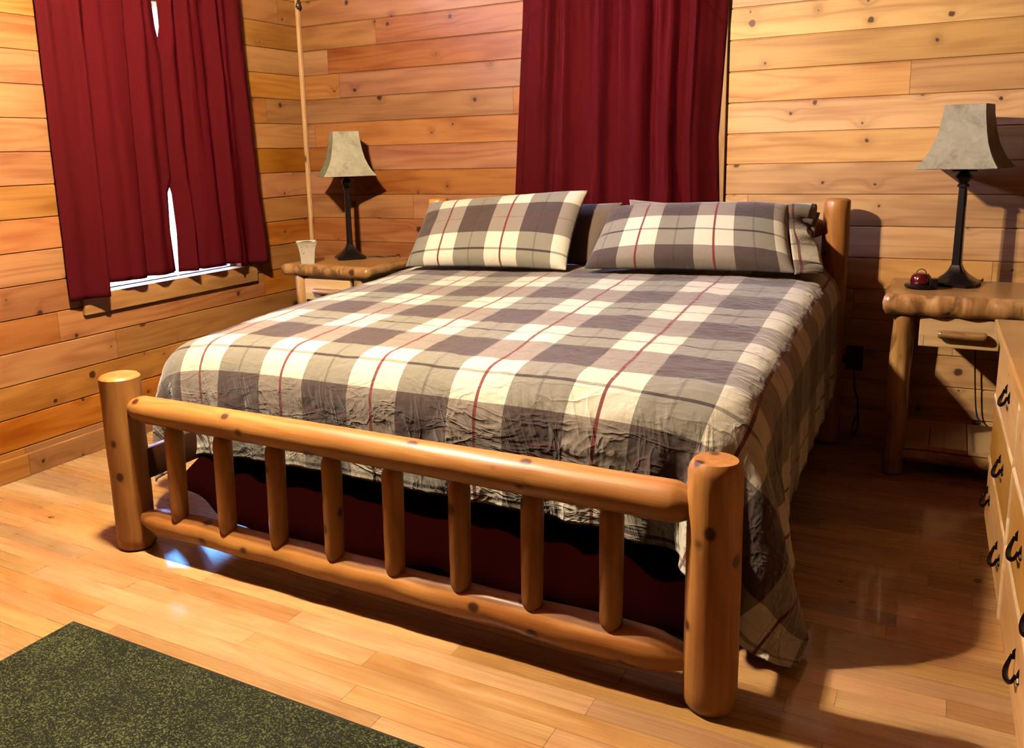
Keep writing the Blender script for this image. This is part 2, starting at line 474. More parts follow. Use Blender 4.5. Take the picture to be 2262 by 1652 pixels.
def window(name, ua, u0, u1, z0, z1):
    P = (lambda u, d, z: (-d, u, z)) if ua == 'y' else (lambda u, d, z: (u, d, z))
    def bx(m, a, c): 
        p, q = P(*a), P(*c); m.box(tuple(min(i, j) for i, j in zip(p, q)), tuple(max(i, j) for i, j in zip(p, q)))
    m = MB(); t = .015
    bx(m, (u0, 0.001, z0), (u0+t, .119, z1)); bx(m, (u1-t, 0.001, z0), (u1, .119, z1)); bx(m, (u0, 0.001, z0-.004), (u1, .119, z0+.002)); bx(m, (u0, 0.001, z1-t), (u1, .119, z1))
    w = tag(m.build(name, M_trimw, smooth=False), kind='structure')
    m = MB(); s = .035; d0, d1 = .05, .085; a0, a1, c0, c1 = u0+t, u1-t, z0+.002, z1-t
    bx(m, (a0, d0, c0), (a0+s, d1, c1)); bx(m, (a1-s, d0, c0), (a1, d1, c1)); bx(m, (a0+s, d0, c0), (a1-s, d1, c0+.006)); bx(m, (a0+s, d0, c1-s), (a1-s, d1, c1))
    zm = (c0+c1)/2; bx(m, (a0+s, d0, zm-.02), (a1-s, d1, zm+.02))
    m.build('window_sash', M_vinyl, w, smooth=False)
    m = MB(); bx(m, (a0+s, .066, c0+.006), (a1-s, .07, zm-.02)); bx(m, (a0+s, .066, zm+.02), (a1-s, .07, c1-s))
    m.build('window_pane', M_glass, w, smooth=False)
window('window_1', 'y', WY0, WY1, WZ0, WZ1)
window('window_2', 'x', BX0, BX1, BZ0, BZ1)
window('added_window_3', 'y', WY0, WY1, TZ0, TZ1)  # this and the next: invented windows that cool the upper corner
window('added_window_4', 'x', BX0, BX1, TZ0, TZ1)

# ------------------------------------------------------------------ curtains
def curtain(name, P, s0, s1, z0, z1, nf, seed, label, group, dbase=.062, amp=.021, hem=None, edge0=None, edge1=None, tight=0.):
    """s0(z), s1(z): edges along the wall; P(s, d, z) -> point, d = distance off the wall"""
    rnd = random.Random(seed); ph = [rnd.uniform(0, 6.28) for _ in range(8)]
    NU, NV = 150, 60
    v = []; f = []
    for j in range(NV+1):
        tz = j/NV
        for i in range(NU+1):
            t = i/NU
            zb = z0 + (hem(t) if hem else 0)
            z = zb + (z1-zb)*tz
            a, c = s0(z), s1(z)
            low = 1-tz
            tt = t + .018*math.sin(2*PI*t*2.3+ph[0]+low*.8) + .008*math.sin(2*PI*t*5.1+ph[1]-low*1.1)
            w = amp*(.75+.35*low)*math.sin(2*PI*nf*tt + ph[2] + .5*math.sin(low*2+ph[6])) + amp*.5*math.sin(2*PI*nf*1.73*tt+ph[3]+low*.9) \
                + amp*.16*math.sin(2*PI*nf*3.1*tt+ph[4]-low)*(.4+tz)
            d = dbase + w + .006*mn.noise(Vector((t*9, z*4, seed)))
            if t < .06: d += (1-t/.06)*(-.015)
            if t > .94: d += (1-(1-t)/.06)*(-.015)
            if tight and t > .8: d = d*(1-(t-.8)/.2*tight) + .026*(t-.8)/.2*tight
            d = max(.024, d)
            s = a + (c-a)*(t + .5/NU*math.sin(2*PI*nf*2*tt+ph[5]))
            if edge1 and t > .8: q = (t-.8)/.2; s += edge1(z)*q*q*(3-2*q)
            if edge0 and t < .2: q = 1-t/.2; s += edge0(z)*q*q*(3-2*q)
            v.append(P(s, d, z))
    for j in range(NV):
        for i in range(NU):
            q = j*(NU+1)+i
            f.append((q, q+1, q+NU+2, q+NU+1))
    o = obj(name, v, f, M_curt)
    md = o.modifiers.new('s', 'SOLIDIFY'); md.thickness = .002; md.offset = 0
    tag(o, label, 'curtain', group)
    return o
PLf = lambda s, d, z: (d, s, z)
PBf = lambda s, d, z: (s, -d, z)
def interp(z, tab):
    if z <= tab[0][0]: return tab[0][1]
    for (a, x), (b_, y) in zip(tab, tab[1:]):
        if z <= b_: return x + (y-x)*(z-a)/(b_-a)
    return tab[-1][1]
gl = [(.76, -1.120), (.8, -1.124), (1.0, -1.136), (1.2, -1.128), (1.27, -1.085), (1.85, -1.085), (2.0, -1.118), (2.2, -1.136)]
gr = [(.76, -1.116), (.8, -1.112), (1.0, -1.106), (1.2, -1.120), (1.27, -1.15), (1.85, -1.145), (2.0, -1.106), (2.2, -1.106)]
curtain('curtain', PLf, lambda z: -1.757, lambda z: -1.112, .765, 2.30, 3.4, 3,
        'maroon curtain panel on the left window, nearer the camera', None, hem=lambda t: -.028 if t < .28 else .028, edge1=lambda z: interp(z, gl)+1.112)
curtain('curtain', PLf, lambda z: -1.115, lambda z: interp(z, [(.77, -.452), (1.2, -.485), (2.2, -.536)]), .765, 2.30, 3.7, 11,
        'maroon curtain panel on the left window, nearer the room corner', None, hem=lambda t: .022 if t < .6 else .0, edge0=lambda z: interp(z, gr)+1.115)
curtain('curtain', PBf, lambda z: interp(z, [(.7, 1.43), (1.1, 1.444), (2.1, 1.512)]), lambda z: 2.03, .80, 2.30, 3.2, 21,
        'maroon curtain panel behind the bed, left half with a purple lit edge', None, dbase=.05)
curtain('curtain', PBf, lambda z: 2.022, lambda z: interp(z, [(.7, 2.545), (1.1, 2.536), (1.4, 2.524), (2.0, 2.557)]), .80, 2.30, 3.6, 31,
        'maroon curtain panel behind the bed, right half beside the pale board', None, dbase=.07, tight=1.)
for nm, pts, lab in (('a', [(.068, -1.80, 2.285), (.068, -.48, 2.285)], 'curtain rod above the left window'), ('b', [(1.44, -.068, 2.285), (2.62, -.068, 2.285)], 'curtain rod above the back window behind the bed')):
    e = empty('curtain_rod', pts[0], lab, 'curtain rod')
    m = MB(); m.tube(pts, .008, 12); m.build('rod', M_iron, e)
    for p in pts:
        q = (0, p[1], p[2]) if nm == 'a' else (p[0], 0, p[2])
        m = MB(); m.tube([q, p], .006, 8); m.build('bracket', M_iron, e)

# ------------------------------------------------------------------ logs
def log(name, p0, p1, r0, r1=None, seed=0, mat=None, parent=None, ends=('round', 'round'), n=28, bump=.02, bow=.0, tip=.06, tipr=.45):
    p0, p1 = Vector(p0), Vector(p1); d = p1-p0; L = d.length
    r1 = r0 if r1 is None else r1
    q = Vector((0, 0, 1)).rotation_difference(d.normalized())
    M = Matrix.Translation(p0) @ q.to_matrix().to_4x4()
    prof = []
    def end(kind, z0, sgn, r):
        if kind == 'chamfer': return [(z0, r*.80), (z0+sgn*.012, r*.93), (z0+sgn*.028, r)]
        if kind == 'round': return [(z0, r*.72), (z0+sgn*.004, r*.90), (z0+sgn*.012, r)]
        if kind == 'tenon': return [(z0, r*tipr), (z0+sgn*tip*.55, r*.80), (z0+sgn*tip*.8, r*.95), (z0+sgn*tip, r)]
        return [(z0, r), (z0+sgn*.002, r)]
    a = end(ends[0], 0, 1, r0); c = end(ends[1], L, -1, r1)
    N = max(6, int(L/.035))
    zs = a[-1][0]; ze = c[-1][0]
    for i in range(1, N): z = zs+(ze-zs)*i/N; a.append((z, r0+(r1-r0)*i/N))
    prof = a + list(reversed(c))
    v = []; f = []
    for z, r in prof:
        bx = bow*math.sin(PI*z/L)
        for k in range(n):
            t = 2*PI*k/n
            w = mn.noise(Vector((math.cos(t)*1.1+seed*7.3, math.sin(t)*1.1, z*7)))*bump*1.2 + mn.noise(Vector((seed*3.1, t*.2, z*4)))*bump
            rr = r*(1+w)
            v.append((rr*math.cos(t)+bx, rr*math.sin(t), z))
    for i in range(len(prof)-1):
        for k in range(n):
            k2 = (k+1) % n
            f.append((i*n+k, i*n+k2, (i+1)*n+k2, (i+1)*n+k))
    f.append(tuple(reversed(range(n)))); f.append(tuple(range((len(prof)-1)*n, len(prof)*n)))
    return obj(name, v, f, mat or M_log, parent, M, angle=40)

# ------------------------------------------------------------------ bed
LX, RXB, YF, YH = 1.032, 3.083, -2.312, -.145
bed = empty('log_bed', (2.05, -1.2, 0), 'peeled log bed frame with a low spindle footboard, plaid bedding on it', 'bed')
log('post', (LX, YF, 0), (LX, YF, .637), .066, .068, 1, parent=bed, ends=('round', 'round'))
log('post', (RXB, YF, 0), (RXB, YF, .640), .066, .064, 2, parent=bed, ends=('chamfer', 'chamfer'))
log('post', (LX, YH, 0), (LX, YH, 1.112), .058, .056, 3, parent=bed, ends=('round', 'round'))
log('post', (RXB, YH, 0), (RXB, YH, 1.114), .060, .056, 4, parent=bed, ends=('round', 'round'))
log('rail', (LX+.035, YF, .522), (RXB-.03, YF, .518), .047, .052, 5, parent=bed, ends=('tenon', 'tenon'), bump=.03, tip=.07)
log('rail', (LX+.035, YF, .118), (RXB-.03, YF, .113), .045, .053, 6, parent=bed, ends=('tenon', 'tenon'), bump=.075, tip=.12)
for i in range(8):
    x = 1.279 + i*.2214
    log('spindle', (x, YF-.012, .125), (x, YF-.002, .50), .030, .0315, 10+i, parent=bed, ends=('tenon', 'tenon'), bump=.03, tip=.05, tipr=.5)
log('headboard_rail', (LX+.03, YH, .97), (RXB-.03, YH, .985), .045, .045, 30, parent=bed, ends=('tenon', 'tenon'))
log('headboard_rail', (LX+.03, YH, .40), (RXB-.03, YH, .40), .045, .045, 31, parent=bed, ends=('tenon', 'tenon'))
for i in range(8):
    x = 1.279 + i*.2214
    log('headboard_spindle', (x, YH, .41), (x, YH, .955), .029, .029, 40+i, parent=bed, ends=('tenon', 'tenon'), tip=.05)
for x in (LX+.03, RXB-.058):
    m = MB(); m.box((x, YF+.03, .25), (x+.028, YH-.03, .36), bev=.004); m.build('side_rail', M_brown, bed)

# mattress + box spring under the bedding
m = MB(); m.box((1.10, -1.93, .12), (2.985, -.215, .36), bev=.02)
tag(m.build('box_spring', M_matt), 'box spring inside the log bed under the mattress, hidden by the dark skirt', 'box spring')
m = MB(); m.box((1.09, -1.93, .362), (2.995, -.215, .60), bev=.05)
m.v = [(x, y, z+(.11*(y+1.93)/1.8 if z > .5 else 0)) for x, y, z in m.v]
tag(m.build('mattress', M_matt), 'thick mattress on the log bed beneath the plaid comforter', 'mattress')
# skirt: ruffled cloth round three sides, lower edge uneven
path = []
def seg(a, b_, n): 
    return [(a[0]+(b_[0]-a[0])*i/n, a[1]+(b_[1]-a[1])*i/n) for i in range(n)]
path = seg((1.08, -.2), (1.08, -1.95), 90)+seg((1.08, -1.95), (1.095, -1.965), 3)+seg((1.095, -1.965), (2.995, -1.965), 110)+seg((2.995, -1.965), (3.01, -1.95), 3)+seg((3.01, -1.95), (3.01, -.2), 90)+[(3.01, -.2)]
v = []; f = []; NS = len(path)
for j in range(9):
    t = j/8
    for i, (x, y) in enumerate(path):
        bot = .09 + .012*math.sin(i*.21) + .03*mn.noise(Vector((i*.05, 0, 3)))
        if y < -1.9 and x < 1.35: bot += (1.35-x)*.42
        if x < 1.2: bot = max(bot, .10+.03*math.sin(i*.15))
        z = .37 + (bot-.37)*t
        w = .008*math.sin(i*.55)*t + .006*math.sin(i*.23+1)*t + .01*t
        cx = max(-1, min(1, (x-2.05)/.94)); 
        nx = (x < 1.085)*-1 + (x > 3.0)*1; ny = (y < -1.955)*-1
        v.append((x+nx*w, y+ny*(w+.20*max(0, (t-.45)/.55)), z))
for j in range(8):
    for i in range(NS-1): f.append((j*NS+i, j*NS+i+1, (j+1)*NS+i+1, (j+1)*NS+i))
sk = obj('bed_skirt', v, f, M_skirt); md = sk.modifiers.new('s', 'SOLIDIFY'); md.thickness = .003; md.offset = 0
tag(sk, 'dark maroon bed skirt hanging behind the footboard spindles', 'bed skirt')

# ------------------------------------------------------------------ comforter: a draped sheet
def drape():
    h = .03
    X0, X1, Y0, Y1 = .645, 3.56, -2.355, -.14
    nx = int(round((X1-X0)/h))+1; ny = int(round((Y1-Y0)/h))+1
    xs = np.linspace(X0, X1, nx); ys = np.linspace(Y0, Y1, ny)
    hx, hy = xs[1]-xs[0], ys[1]-ys[0]
    U, V = np.meshgrid(xs, ys, indexing='ij')
    P = np.zeros((nx, ny, 3)); P[..., 0] = U; P[..., 1] = V
    rng = np.random.RandomState(4)
    R = .135
    def slope(y, x): return .079*(np.clip(y, -2.3, -.4)+2.)*(.62+.38*np.clip((x-1.)/1.5, 0, 1)) - .07*np.clip((1.22-x)/.4, 0, 1)**2
    P[..., 2] = .70 + rng.rand(nx, ny)*.004 + slope(V, U)
    yf = -2.06
    fr = V < yf+.02
    P[..., 1][fr] = yf+.02 - .02*(yf+.02-V[fr]); P[..., 2][fr] = .70 - (yf+.02-V[fr])
    B0 = np.array([.83+R, -2.035+R, -.3]); B1 = np.array([3.115-R, .5, .688-R])
    prev = P.copy(); dt = 1.0; g = np.array([0, 0, -.0011])
    posts = [(LX, YF, .085), (RXB, YF, .088)]
    def sl(i, s, n):  # disjoint pair slices
        return i
    def con(A, Bv, rest, k):
        d = Bv-A; L = np.sqrt((d*d).sum(-1, keepdims=True))+1e-9
        c = d*(k*.5*(L-rest)/L)
        A += c; Bv -= c
    diag = math.hypot(hx, hy)
    for step in range(230):
        vel = (P-prev)*.965
        prev = P.copy(); P += vel+g
        for it in range(9):
            for s in (0, 1):
                n = (nx-s)//2*2+s
                con(P[s:n:2][: (nx-s)//2], P[s+1:n+1:2][: (nx-s)//2], hx, 1.)
                n = (ny-s)//2
                con(P[:, s:s+2*n:2], P[:, s+1:s+1+2*n:2][:, :n], hy, 1.)
                n = (nx-1-s+1)//2
                A = P[s:nx-1:2]; Bq = P[s+1:nx:2]; n = min(len(A), len(Bq)); A = A[:n]; Bq = Bq[:n]
                con(A[:, :-1], Bq[:, 1:], diag, .35); con(A[:, 1:], Bq[:, :-1], diag, .35)
            for s in (0, 1):
                q = P[s::4]; r = P[s+2::4]; n = min(len(q), len(r)); con(q[:n], r[:n], 2*hx, .09)
                q = P[s+2::4]; r = P[s+4::4]; n = min(len(q), len(r)); con(q[:n], r[:n], 2*hx, .09)
                q = P[:, s::4]; r = P[:, s+2::4]; n = min(q.shape[1], r.shape[1]); con(q[:, :n], r[:, :n], 2*hy, .09)
                q = P[:, s+2::4]; r = P[:, s+4::4]; n = min(q.shape[1], r.shape[1]); con(q[:, :n], r[:, :n], 2*hy, .09)
            # collisions
            S_ = slope(P[..., 1], P[..., 0]); P[..., 2] -= S_
            bx_ = np.clip((P[..., 0]-2.45)/.55, 0, 1); bl_ = .0*bx_*bx_*(3-2*bx_)*np.clip((-1.4-P[..., 1])/.5, 0, 1); P[..., 1] += bl_
            c = np.minimum(np.maximum(P, B0), B1)
            d = P-c; L = np.sqrt((d*d).sum(-1))
            ins = L < R
            top = ins & (L < 1e-6)
            nrm = d/np.maximum(L, 1e-9)[..., None]
            P = np.where(ins[..., None], c+nrm*R, P)
            P[top, 2] = .685
            P[..., 2] += S_; P[..., 1] -= bl_
            # friction
            k = np.where(ins, .55, 0.)[..., None]
            P = P + (prev-P)*k*np.array([1, 1, 0.])
            # footboard keeps the cloth on the mattress side
            P[..., 1] = np.maximum(P[..., 1], -2.262)
            for (px, py, pr) in posts:
                dx = P[..., 0]-px; dy = P[..., 1]-py; dd = np.sqrt(dx*dx+dy*dy)+1e-9
                i2 = dd < pr
                P[..., 0] = np.where(i2, px+dx/dd*pr, P[..., 0]); P[..., 1] = np.where(i2, py+dy/dd*pr, P[..., 1])
            P[..., 2] = np.maximum(P[..., 2], .03)
            # tuck around the pillows: the head end stays put
            P[:, -1, 2] = np.maximum(P[:, -1, 2], np.where((xs > 1.1) & (xs < 3.0), .80, -1))
    return P, U, V, nx, ny
P, U, V, nx, ny = drape()
vv = []; uv = []
for i in range(nx):
    for j in range(ny):
        p = Vector(P[i, j]); u, w = U[i, j], V[i, j]
        edge = min(1, max(0, (p.z-.6)/.08))
        p.z += edge*(.008*mn.noise(Vector((u*3.2, w*3.2, 1.5)))+.006*mn.noise(Vector((u*9+w*4, w*7, 4.)))*max(0, (u-1.3)/1.7))
        if w < -1.99:      # hanging front: long soft gathers
            k = min(1, (-1.99-w)/.15)*(.5+.5*min(1, max(0, (u-1.6))))
            p.y -= k*(.030*abs(mn.noise(Vector((u*5.5+w*2.5, w*3, 9.))))+.012*mn.noise(Vector((u*14, w*4, 2.))))
        vv.append(p); uv.append((u, w))
ff = [(i*ny+j, (i+1)*ny+j, (i+1)*ny+j+1, i*ny+j+1) for i in range(nx-1) for j in range(ny-1)]
dv = obj('comforter', vv, ff, M_duvet, uv=uv)
md = dv.modifiers.new('sub', 'SUBSURF'); md.levels = 2; md.render_levels = 2
tx = bpy.data.textures.new('crumple', 'CLOUDS'); tx.noise_scale = .075; tx.noise_depth = 2
md = dv.modifiers.new('crumple', 'DISPLACE'); md.texture = tx; md.strength = .008; md.mid_level = .5; md.texture_coords = 'LOCAL'
md = dv.modifiers.new('s', 'SOLIDIFY'); md.thickness = .007; md.offset = 1
tag(dv, 'grey, cream and brown plaid comforter with thin red lines spread over the bed', 'comforter')

# ------------------------------------------------------------------ pillows
def pillow(name, BL, BR, TR, TL, thick, mat, label, seed, uvs=(.93, .50), ears=.035, group=None, n=44, puff=.42, flat=.6):
    """four seam corners in space; the cushion bulges to both sides of them"""
    BL, BR, TR, TL = map(Vector, (BL, BR, TR, TL))
    nrm = ((BR-BL).cross(TL-BL)).normalized()
    v = []; f = []; uv = []
    NU, NVv = n, int(n*.6)
    for side in (1, -1):
        for j in range(NVv+1):
            for i in range(NU+1):
                u, w = i/NU, j/NVv
                a, c = 2*u-1, 2*w-1
                # seam pulled in between the corners
                su = a*(1-ears*(1-c*c)); sw = c*(1-ears*1.6*(1-a*a))
                uu, ww = (su+1)/2, (sw+1)/2
                base = (BL*(1-uu)+BR*uu)*(1-ww)+(TL*(1-uu)+TR*uu)*ww
                prof = max(0, (1-abs(a)**2.6))**puff*max(0, (1-abs(c)**2.4))**puff
                h = thick*prof*(1 if side > 0 else flat)
                h += .006*mn.noise(Vector((u*5+seed, w*4, side)))*prof + .004*mn.noise(Vector((u*16+seed, w*9, side)))*(1-prof*.7)
                v.append(base+nrm*h*side); uv.append((u*uvs[0], w*uvs[1]))
    K = (NU+1)*(NVv+1)
    for s in (0, 1):
        for j in range(NVv):
            for i in range(NU):
                q = s*K+j*(NU+1)+i; t = (q, q+1, q+NU+2, q+NU+1)
                f.append(t if s == 0 else tuple(reversed(t)))
    # weld the two halves
    me_v = v
    o = obj(name, me_v, f, mat, uv=uv)
    import bmesh
    bm = bmesh.new(); bm.from_mesh(o.data); bmesh.ops.remove_doubles(bm, verts=bm.verts, dist=.0035); bm.to_mesh(o.data); bm.free()
    for p in o.data.polygons: p.use_smooth = True
    md = o.modifiers.new('sub', 'SUBSURF'); md.levels = 1; md.render_levels = 1
    tag(o, label, 'pillow', group)
    return o
pillow('pillow', (1.085, -.60, .785), (1.99, -.60, .803), (1.985, -.30, 1.165), (1.065, -.30, 1.095), .085, M_pil1,
       'plaid pillow leaning at the head of the bed, on the lamp corner side', 1, uvs=(.93, .49), flat=.3)
pillow('pillow', (2.06, -.60, .815), (2.995, -.60, .835), (2.91, -.31, 1.10), (2.09, -.31, 1.08), .10, M_pil2,
       'plaid pillow leaning at the head of the bed, beside the tall right headboard post', 2, uvs=(.94, .50), flat=.3)
rp = [o for o in COL.objects if o.name == 'pillow.001'][0]
v = []; f = []; uv = []
E0, E1 = Vector((2.985, -.60, .835)), Vector((2.895, -.315, 1.10))
NA, NB = 40, 10
for lay, off in ((0, .0), (1, .045)):
    for i in range(NA+1):
        t = i/NA; bulge = math.sin(PI*t)
        for j in range(NB+1):
            q = j/NB
            p = E0.lerp(E1, t) + Vector((.085*q*(1+.25*math.sin(t*7+lay)), .10*q+off*bulge*1.6+.035*q*math.sin(t*19+lay*2), .012*q*math.sin(t*13+1)-.02*q*q))
            v.append(p); uv.append((.94+.1*q, t*.5))
b0 = 0
for lay in (0, 1):
    for i in range(NA):
        for j in range(NB):
            a = lay*(NA+1)*(NB+1)+i*(NB+1)+j; f.append((a, a+NB+1, a+NB+2, a+1))
fl = obj('pillowcase_flange', v, f, M_pil2, rp, uv=uv)
md = fl.modifiers.new('s', 'SOLIDIFY'); md.thickness = .003; md.offset = 0
pillow('pillow', (1.22, -.36, .80), (2.03, -.38, .80), (2.125, -.20, 1.10), (1.30, -.20, 1.07), .05, M_greyd,
       'taupe grey pillow mostly hidden behind the left plaid pillow', 3)
pillow('pillow', (2.20, -.33, .80), (3.03, -.33, .80), (3.03, -.20, 1.06), (2.14, -.20, 1.115), .045, M_grey,
       'grey pillow standing behind the right plaid pillow', 4)

# ------------------------------------------------------------------ live edge slab
def slab(name, x0, x1, y0, y1, z0, z1, seed, parent, bulge=.022):
    """thick plank with rounded wavy front and sides"""
    out = []
    n = 26
    def w(t, s): return .012*mn.noise(Vector((t*6, s, seed)))+.006*mn.noise(Vector((t*18, s, seed)))
    for i in range(n): t = i/n; out.append((x0+(x1-x0)*t, y0+w(t*2, 1)))
    for i in range(n//2): t = i/(n//2); out.append((x1+w(t, 2)*.8, y0+(y1-y0)*t))
    for i in range(n): t = i/n; out.append((x1-(x1-x0)*t, y1))
    for i in range(n//2): t = i/(n//2); out.append((x0+w(t, 3)*.8, y1-(y1-y0)*t))
    cx, cy = (x0+x1)/2, (y0+y1)/2
    rings = [(0, z0, -.022), (1, z0+.004, -.010), (2, z0+(z1-z0)*.3, .004), (3, z0+(z1-z0)*.6, .006), (4, z1-.012, -.001), (5, z1-.003, -.010), (6, z1, -.022)]
    v = []; f = []; N = len(out)
    for k, z, o_ in rings:
        for i, (x, y) in enumerate(out):
            a = out[i-1]; b_ = out[(i+1) % N]; t = Vector((b_[0]-a[0], b_[1]-a[1])).normalized()
            e = o_ + (.007*mn.noise(Vector((i*.35, k*.9, seed+5))) if 0 < k < 6 else 0)
            if y > y1-.02: e = min(e, 0)
            v.append((x+t.y*e, y-t.x*e, z))
    for k in range(len(rings)-1):
        for i in range(N):
            j = (i+1) % N; f.append((k*N+i, k*N+j, (k+1)*N+j, (k+1)*N+i))
    side = obj(name, v, f, M_bark, parent)
    # flat top and underside share the outline
    top = [v[6*N+i] for i in range(N)]; bot = [v[i] for i in range(N)]
    obj('tabletop_surface', top+[(p[0], p[1], p[2]) for p in bot], [tuple(range(N)), tuple(reversed(range(N, 2*N)))], M_slab, side, smooth=False)
    return side

def nightstand(x0, x1, lx0, lx1, ztop, label, seed, y0=-.52, dz=(.555, .675), dx=None, thick=.085):
    e = empty('nightstand', ((x0+x1)/2, -.25, 0), label, 'nightstand')
    slab('tabletop', x0, x1, y0, -.035, ztop-thick, ztop, seed, e)
    for (x, y) in ((lx0, y0+.062), (lx1, y0+.062), (lx0, -.10), (lx1, -.10)):
        log('leg', (x, y, 0), (x, y, ztop-thick+.01), .040, .036, seed*9+int(x*10)+int(-y*40), M_bark, e, bump=.11)
    a, c = (lx0+.045, lx1-.045) if dx is None else dx
    m = MB(); m.box((a+.01, y0+.055, dz[0]+.005), (c-.01, -.09, ztop-thick-.002)); m.build('drawer_case', M_drawer, e, smooth=False)
    m = MB(); m.box((a, y0+.028, dz[0]), (c, y0+.052, dz[1]), bev=.004); d = m.build('drawer', M_drawer, e, smooth=False)
    zc = (dz[0]+dz[1])/2-.005; w = (c-a)*.3; xm = (a+c)/2+.012
    log('drawer_pull', (xm-w, y0+.008, zc), (xm+w, y0+.008, zc), .016, .017, seed+70, M_bark, d, bump=.08, n=16)
    # low shelf of four boards between round rails
    for y in (y0+.075, -.10):
        log('shelf_rail', (lx0+.02, y, .085), (lx1-.02, y, .085), .030, .028, seed+80, M_bark, e, bump=.08, n=18)
    m = MB(); nb = 4; wd = (lx1-lx0+.02)/nb
    for k in range(nb): m.box((lx0-.01+k*wd+.0015, y0+.06, .115), (lx0-.01+(k+1)*wd-.0015, -.085, .135), bev=.002)
    m.build('shelf', M_drawer, e, smooth=False)
    return e
nightstand(3.315, 3.98, 3.385, 3.915, .762, 'live edge log nightstand with one drawer and a low shelf, beside the dresser', 2, dx=(3.447, 3.722))
nightstand(.20, .80, .29, .70, .762, 'live edge log nightstand with a drawer in the room corner, left of the bed', 5, thick=.065, dz=(.56, .68))

# ------------------------------------------------------------------ lamps
def lamp(loc, rot, label, mark):
    x, y, z = loc
    e = empty('table_lamp', loc, label, 'table lamp', 'matching table lamps on the nightstands')
    R = Matrix.Rotation(rot, 4, 'Z'); M = Matrix.Translation(loc) @ R
    def sq(m, prof, n=8, cut=.32):
        """square section with cut corners, prof (half width, z)"""
        base = []
        for k in range(4):
            a = k*PI/2
            for s in (-1, 1):
                px, py = 1, s*(1-cut)
                base.append((px*math.cos(a)-py*math.sin(a), px*math.sin(a)+py*math.cos(a)))
        v = []; f = []; N = len(base)
        for r, zz in prof:
            for (bx_, by_) in base: v.append((bx_*r, by_*r, zz))
        for i in range(len(prof)-1):
            for k in range(N): f.append((i*N+k, i*N+(k+1) % N, (i+1)*N+(k+1) % N, (i+1)*N+k))
        f.append(tuple(reversed(range(N)))); f.append(tuple(range((len(prof)-1)*N, len(prof)*N)))
        m.add(v, f)
    m = MB()
    sq(m, [(.082, 0), (.083, .012), (.078, .018), (.060, .030), (.040, .047), (.027, .064), (.019, .084)], cut=.28)
    m.build('lamp_base', M_bronze, e, M, angle=30)
    m = MB()
    sq(m, [(.018, .082), (.0165, .11), (.0145, .36), (.0135, .40), (.019, .404), (.019, .412), (.014, .418), (.0275, .440), (.0275, .444), (.014, .466), (.012, .475), (.012, .53)], cut=.35)
    m.build('lamp_stem', M_bronze, e, M, angle=30)
    m = MB(); m.tube([(-.045, 0, .468), (.045, 0, .468)], .003, 8); m.build('lamp_switch', M_iron, e, M)
    m = MB(); m.lathe([(.011, .52), (.017, .53), (.017, .58), (.010, .585)], 16)
    m.build('socket', M_iron, e, M)
    # square bell shade, open top and bottom
    prof = [(.1475, 0), (.146, .004), (.128, .028), (.110, .062), (.0955, .10), (.086, .14), (.0795, .18), (.0745, .215), (.0725, .247), (.072, .25)]
    v = []; f = []; K = 6
    ringpts = []
    for r, zz in prof:
        row = []
        for k in range(4):
            a = k*PI/2
            for i in range(K):
                t = -1+2*i/K
                bow = 1-.035*(1-t*t)*(1 if zz < .2 else .5)
                px, py = r*bow, r*t
                row.append((px*math.cos(a)-py*math.sin(a), px*math.sin(a)+py*math.cos(a), .478+zz))
        v += row
    N = 4*K
    for i in range(len(prof)-1):
        for k in range(N): f.append((i*N+k, i*N+(k+1) % N, (i+1)*N+(k+1) % N, (i+1)*N+k))
    sh = obj('lamp_shade', v, f, M_shade, e, M, angle=38)
    md = sh.modifiers.new('s', 'SOLIDIFY'); md.thickness = .003; md.offset = 0
    m = MB(); m.tube([(0, 0, .58), (.045, 0, .62), (.045, 0, .69), (0, 0, .722)], .002, 6); m.tube([(0, 0, .58), (-.045, 0, .62), (-.045, 0, .69), (0, 0, .722)], .002, 6)
    m.tube([(-.07, 0, .718), (.07, 0, .718)], .002, 6); m.tube([(0, -.07, .718), (0, .07, .718)], .002, 6); m.build('shade_frame', M_iron, e, M)
    return e
lamp((3.562, -.20, .762), math.radians(-14), 'black table lamp with a parchment bell shade on the nightstand beside the dresser', 1)
lamp((.445, -.20, .762), math.radians(47), 'black table lamp with a parchment bell shade on the corner nightstand', 2)

# trinket next to the right lamp
e = empty('trinket', (3.437, -.33, .762), 'small glossy dark red lidded trinket with a wire handle beside the right lamp', 'trinket')
T = Matrix.Translation((3.437, -.33, .762))
m = MB(); m.lathe([(.045, 0), (.058, .004), (.062, .012), (.055, .018), (.030, .020)], 32, T); 
m.build('tray', M_bronze, e, T, ) if False else None
m = MB(); m.lathe([(.045, 0), (.058, .004), (.062, .012), (.055, .018), (.030, .020)], 32)
m.build('tray', M_bronze, e, T)
m = MB(); m.lathe([(.036, .018), (.040, .024), (.040, .034), (.035, .050), (.027, .060), (.010, .064)], 32)
m.build('lid', M_redgl, e, T)
m = MB(); m.tube([(.018*math.cos(a)*1.0, 0, .060+.018*math.sin(a)) for a in [PI*i/12 for i in range(13)]], .0016, 8)
m.build('handle', M_iron, e, T)
m = MB(); m.box((.03, -.035, .004), (.062, .005, .045), bev=.004); m.build('clasp', M_bronze, e, T)

